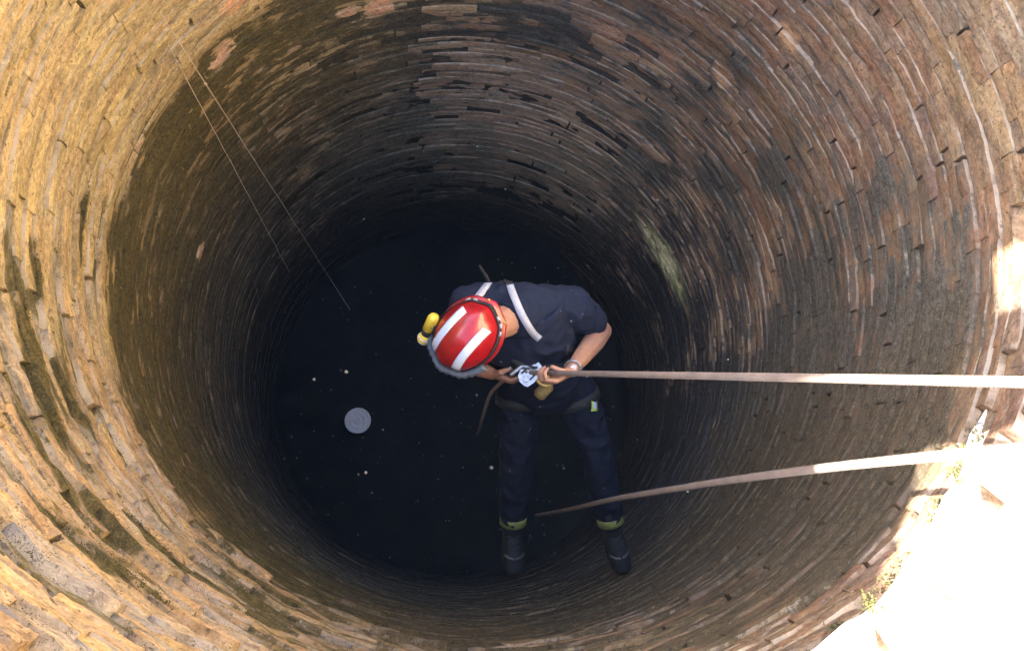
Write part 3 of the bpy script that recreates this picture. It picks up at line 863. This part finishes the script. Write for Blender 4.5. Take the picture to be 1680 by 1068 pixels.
b = MB(); b.ribbon([q0, P(797, 452, 2.44), P(790, 442, 2.42), P(786, 436, 2.40)], [toC] * 4, .012, .003); b.obj('strap_end', M_black, person)
for q, kn, hp_ in ((1, knL, hipL), (-1, knR, hipR)):      # leg loops
    c = hp_.lerp(kn, .16); t = (kn - hp_).normalized(); x = side; x = (x - t * x.dot(t)).normalized(); y = t.cross(x)
    mb = MB(); rings = []
    for l_, r_ in ((-.022, .104), (-.02, .109), (.02, .109), (.022, .104)):
        rings.append([c + t * l_ + x * r_ * math.cos(2 * PI * j / 28) + y * r_ * math.sin(2 * PI * j / 28) for j in range(28)])
    mb.loft(rings, cap=False); mb.obj('leg_loop', M_black, person)
# wrist watch
b = MB(); wrL = wl; f_ = (wl - elL).normalized(); c = wl - (wl - elL).normalized() * .02; x = f_.orthogonal().normalized(); y = f_.cross(x)
b.tube([c + x * .033 * math.cos(t * PI / 10) + y * .028 * math.sin(t * PI / 10) for t in range(21)], .005, 6, caps=False)
b.ball(c + toC * .034, (.015, .015, .006), 8, (toC.orthogonal().normalized(), toC.cross(toC.orthogonal()).normalized(), toC))
b.obj('wrist_watch', M_metal, person)

# helmet
HB = HC - A * .055                                        # centre of the rim plane
def dome(th, ph, lift=0.0):
    """th: 0 at the crown to 90 degrees at the rim; ph: 0 = front, 90 = wearer's right"""
    t, p = math.radians(th), math.radians(ph)
    s_, f_, u_ = math.sin(t) * math.sin(p), math.sin(t) * math.cos(p), math.cos(t)
    k = 1.0
    k += .030 * math.exp(-(s_ / .16) ** 2) * math.sin(t) ** .5 * 1.0 if True else 0
    k += .018 * math.exp(-((abs(s_) - .62) / .10) ** 2)
    k -= .014 * math.exp(-((abs(s_) - .33) / .09) ** 2)
    rx, ry, rz = .104 + lift, .128 + lift, .126 + lift
    return HB + Sd * (s_ * rx * k) + Fd * (f_ * ry * k) + A * (u_ * rz * k)
b = MB(); rings = []; NP = 72
for th in (3, 10, 18, 26, 34, 42, 50, 58, 66, 74, 81, 87, 91):
    rings.append([dome(th, 360 * j / NP) for j in range(NP)])
for lf_, th in ((.010, 93), (.013, 96), (.010, 99), (-.004, 99)):
    rings.append([dome(th, 360 * j / NP, lf_ * (1 + .5 * max(0, -math.cos(2 * PI * j / NP)))) for j in range(NP)])
b.loft(rings, cap=True)
helmet = b.obj('helmet', M_red, person)
for q in (-1, 1):                                         # two long reflective stripes
    mb = MB(); rings = []
    for i in range(15):
        f_ = -.62 + 1.42 * i / 14                         # along front-back, in units of the dome
        row = []
        for s_, lf_ in ((.36, .0005), (.36, .003), (.42, .0035), (.48, .0038), (.54, .0035), (.60, .003), (.60, .0005)):
            ss = q * s_; r_ = min(.985, math.hypot(ss, f_)); row.append(dome(math.degrees(math.asin(r_)), math.degrees(math.atan2(ss, f_)), lf_))
        rings.append(row)
    mb.loft(rings, cap=True); mb.obj('reflective_stripe', M_refl, helmet)
b = MB(); rings = []                                      # dark elastic strap round the back and sides
for j in range(49):
    ph = 62 + (360 - 124) * j / 48
    rings.append([dome(th, ph, lf_) for th, lf_ in ((77, .002), (77, .006), (87, .006), (87, .002))])
b.loft(rings); b.obj('goggle_strap', M_black, helmet)
b = MB()
for ph in (138, 150, 205, 218, 230):
    b = MB()
    rings = [[dome(th, ph + dp, lf_) for th, lf_ in ((79, .006), (79, .010), (85, .010), (85, .006))] for dp in (-3.5, 0, 3.5)]
    b.loft(rings); b.obj('strap_clip', M_strap, helmet)
b = MB(); rings = []                                      # ribbed goggles folded along the front
for j in range(61):
    ph = -74 + 148 * j / 60
    rib = .003 if j % 4 < 2 else 0
    rings.append([dome(th, ph, lf_) for th, lf_ in ((80, .004), (79, .018 + rib), (88, .027 + rib), (97, .024 + rib), (99, .006))])
b.loft(rings); b.obj('goggles', M_grey, helmet)
# torch clamped on the wearer's right
tc = dome(80, 62, .026); td = (Fd * .80 + Sd * -.10 - A * .35).normalized()
b = MB(); b.tube([tc - td * .066, tc - td * .052, tc + td * .000], [.015, .0205, .0205], 14, caps=False); b.obj('torch_body', M_yel, helmet)
b = MB(); b.tube([tc + td * .0, tc + td * .022], [.0195, .0185], 14, caps=False)
b.box(tc - td * .022 - Sd * .020, (.016, .010, .010), (td, Sd, td.cross(Sd))); b.obj('torch_clamp', M_black, helmet)
b = MB(); b.tube([tc + td * .022, tc + td * .034, tc + td * .048, tc + td * .052], [.018, .022, .0235, .022], 16, caps=False); b.obj('torch_head', M_yel, helmet)
b = MB(); b.tube([tc + td * .0525, tc + td * .058], [.0205, .019], 16, caps=False); b.tube([tc + td * .036, tc + td * .039], [.0245, .0245], 16, caps=False); b.obj('torch_lens', M_refl, helmet)
for th, ph in ((94, 168), (94, 215)):
    b = MB(); b.ball(dome(th, ph, .014), .006, 8); b.obj('buckle', M_gold, helmet)
b = MB(); rings = []                                       # short hair at the nape and sides
for th in (85, 95, 104, 112):
    rings.append([hp(0, 0, .01) + Sd * (.0775 * math.sin(math.radians(th)) * math.sin(math.radians(p_))) + Fd * (-.008 + .097 * math.sin(math.radians(th)) * math.cos(math.radians(p_))) + A * (.10 * math.cos(math.radians(th))) for p_ in range(100, 265, 8)])
b.loft(rings, closed=False); b.obj('hair', M_hair, person)

# descender: side plates, pulleys, lever, attachment ring
dz_ = toC; dx = (u * .86 + UP * .15); dx = (dx - dz_ * dx.dot(dz_)).normalized(); dy = dz_.cross(dx)
ca, sa = math.cos(.45), math.sin(.45); dx, dy = dx * ca + dy * sa, dy * ca - dx * sa
des = thing('descender', 'silver rope descender held between both hands at the waist', 'descender', DESC)
def plate(name, zoff, mat, k=1.0):
    out = [(-.050, -.020), (-.044, -.034), (-.015, -.040), (.028, -.036), (.050, -.022), (.054, .004), (.044, .026), (.020, .036), (-.012, .033), (-.038, .022), (-.050, .002)]
    mb = MB(); mb.loft([[DESC + dx * x * k + dy * y * k + dz_ * (zoff + h_) for x, y in out] for h_ in (-.003, .003)])
    for x, y, r_ in ((-.026, -.010, .013), (.024, .006, .015)):
        mb.loft([[DESC + dx * (x + r_ * a_ * math.cos(t * PI / 8)) + dy * (y + r_ * a_ * math.sin(t * PI / 8)) + dz_ * (zoff + h_) for t in range(16)] for h_, a_ in ((.0028, 1), (.0065, .95), (.0075, .6))])
    return mb.obj(name, mat, des, smooth=False)
plate('side_plate', .017, M_metal); plate('side_plate', -.017, M_metal)
b = MB()
for x, y, r_ in ((-.026, -.010, .021), (.024, .006, .023)):
    b.loft([[DESC + dx * (x + r_ * a_ * math.cos(t * PI / 10)) + dy * (y + r_ * a_ * math.sin(t * PI / 10)) + dz_ * h_ for t in range(20)] for h_, a_ in ((-.013, 1), (-.004, .85), (.004, .85), (.013, 1))])
b.obj('pulley', M_dmetal, des)
for x0_, y0_ in ((-.002, -.022), (-.006, .018)):
    b = MB(); b.box(DESC + dx * x0_ + dy * y0_ + dz_ * .0195, (.017, .0035, .002), (dx, dy, dz_)); b.obj('slot', M_black, des)
b = MB(); b.tube([DESC + dx * .024 + dy * .006 + dz_ * .026, DESC + dx * .0 + dy * .036 + dz_ * .03, DESC - dx * .052 + dy * .044 + dz_ * .028], [(.008, .005), (.007, .005), (.009, .006)], 8, dy); b.obj('lever', M_metal, des)
b = MB(); kp = DESC - dy * .055 + dx * .02 - dz_ * .02
b.tube([kp + dx * .022 * math.cos(t * PI / 10) + dy * .036 * math.sin(t * PI / 10) for t in range(21)], .006, 8, caps=False)
kb = b.obj('carabiner', M_gold); tag(kb, 'gold carabiner joining the descender to the waist belt', 'carabiner')
b = MB(); pq = P(892, 640, 2.62)
b.box(pq, (.040, .026, .030), (dx, dy, dz_), bev=.5); pch = b.obj('belt_pouch', simple('khaki_canvas', (.20, .14, .045), .85, 90, .3, .3)); 
pch.parent = person; pch.location = V(pch.location) - world_loc(person)

# ------------------------------------------------------------------ pale disc on the floor, motes, moss tufts
dc = CAM + ray(587, 690) * ((CAM.z - (FLOOR_Z + .055)) / -ray(587, 690).z)
b = MB(); rings = []
for r_, h_ in ((.105, -.02), (.112, -.004), (.112, .006), (.104, .012), (.090, -.004), (.076, -.004), (.068, .006), (.058, .006), (.050, -.004), (.036, -.004), (.028, .005), (.002, .005)):
    rings.append([dc + V((r_ * math.cos(2 * PI * j / 36), r_ * math.sin(2 * PI * j / 36), h_)) for j in range(36)])
b.loft(rings); o = b.obj('disc', simple('pale_disc', (.84, .77, .73), .6, 40, .1, .1))
tag(o, 'pale ringed disc lying alone on the dark well bottom', 'ringed_disc')

M_mote = simple('mote', (.10, .105, .10), .8, 50, .1, 0)
rm = random.Random(21)
b = MB()
def mote(x, y, d, r_):
    b.ball(P(x, y, d), r_, 6)
for x, y, r_ in ((783, 241, 3), (597, 360, 3), (517, 176, 2.5), (797, 45, 2.5), (829, 311, 2.5), (1078, 329, 5), (515, 622, 5), (568, 610, 6), (964, 436, 2.5), (937, 527, 3), (920, 510, 2), (600, 775, 5), (588, 778, 3), (610, 808, 3), (806, 767, 6), (963, 618, 3), (1128, 806, 4), (1194, 590, 3), (893, 876, 3), (925, 768, 3), (782, 648, 4), (628, 705, 3)):
    d = rm.uniform(1.5, 2.4); mote(x, y, d, r_ * d / 1100 * .55)
for _ in range(380):
    x = rm.gauss(760, 210); y = rm.gauss(640, 190); d = rm.uniform(1.6, 3.4)
    p = P(x, y, d)
    if math.hypot(p.x, p.y) > R - .08: continue
    mote(x, y, d, rm.choice((.6, .8, .8, 1.1, 1.6)) * d / 1100 * .8)
o = b.obj('dust_motes', M_mote, origin=(0, 0, -1)); tag(o, kind='stuff')

M_moss = simple('green_moss', (.10, .10, .025), .95, 90, .5, .3)
M_dmoss = simple('dark_moss', (.060, .058, .020), .95, 90, .5, .3)
rm = random.Random(8)
def tuft(b_, c, n_, size, up=V((0, 0, 1))):
    for _ in range(n_):
        p = c + V((rm.gauss(0, 1), rm.gauss(0, 1), rm.gauss(0, .5))) * size * .5
        d = (up * .6 + V((rm.gauss(0, 1), rm.gauss(0, 1), rm.gauss(0, .6)))).normalized() * size * rm.uniform(.25, .6)
        s_ = d.orthogonal().normalized() * size * rm.uniform(.08, .16)
        b_.add([p - s_, p + s_, p + d * .6 + s_ * .7, p + d, p + d * .6 - s_ * .7], [(0, 1, 2, 3, 4)])
b = MB(); b2 = MB()
for _ in range(260):                                        # cushions along the joints of the lower left courses
    dg_ = rm.gauss(-128, 20); zz = rm.uniform(-1.0, .45); L = rm.uniform(.01, .07)
    for k in range(int(6 + L * 260)):
        q = math.radians(dg_) + rm.gauss(0, L) / R; inn = V((-math.cos(q), -math.sin(q), .6)).normalized()
        rr = R + .001 + rm.gauss(0, .004)
        tuft(b2, V((math.cos(q) * rr, math.sin(q) * rr, zz + rm.gauss(0, .006))), 4, rm.uniform(.005, .010), inn)
for sp in mossy_slots:
    for _ in range(26):
        q = math.atan2(sp.y, sp.x) + rm.gauss(0, .035)
        tuft(b2, V((math.cos(q) * (R + .002), math.sin(q) * (R + .002), sp.z + rm.gauss(0, .009))), 14, rm.uniform(.005, .012), V((-math.cos(q), -math.sin(q), .5)).normalized())
for px_, py_, n_ in ((1583, 768, 9), (1597, 742, 8), (1590, 785, 6), (1412, 985, 6), (1503, 893, 3), (1640, 712, 5), (1420, 990, 4)):
    for _ in range(n_):
        d = ray(px_ + rm.gauss(0, 7), py_ + rm.gauss(0, 7)); p0 = CAM + d * ((CAM.z - .0) / -d.z)
        p0.z = ground_z(p0.x, p0.y) - .004
        tuft(b, p0, 14, rm.uniform(.008, .018))
for _ in range(60):
    q = math.radians(rm.uniform(-77, -35)); x, y = math.cos(q) * (R + rm.uniform(0, .03)), math.sin(q) * (R + rm.uniform(0, .03))
    tuft(b2, V((x, y, ground_z(x, y) - .025)), 8, rm.uniform(.01, .025))
tag(b.obj('rim_moss', M_moss, wall, origin=(0, 0, 0)), kind='stuff'); tag(b2.obj('joint_moss', M_dmoss, wall, origin=(0, 0, 0)), kind='stuff')

# ------------------------------------------------------------------ faint dusty haze hanging in the air
mt = bpy.data.materials.new('dusty_air'); mt.use_nodes = True
n = mt.node_tree.nodes; n.clear()
vol = n.new('ShaderNodeVolumePrincipled'); vol.inputs['Density'].default_value = 0.0009; vol.inputs['Color'].default_value = (.62, .76, .98, 1)
mo_ = n.new('ShaderNodeOutputMaterial'); mt.node_tree.links.new(vol.outputs[0], mo_.inputs['Volume'])
b = MB(); b.loft([[V((x, y, zz)) for x, y in ((-230, -230), (230, -230), (230, 230), (-230, 230))] for zz in (FLOOR_Z - 1.6, 6.4)])
o = b.obj('haze', mt, smooth=False); tag(o, kind='stuff')
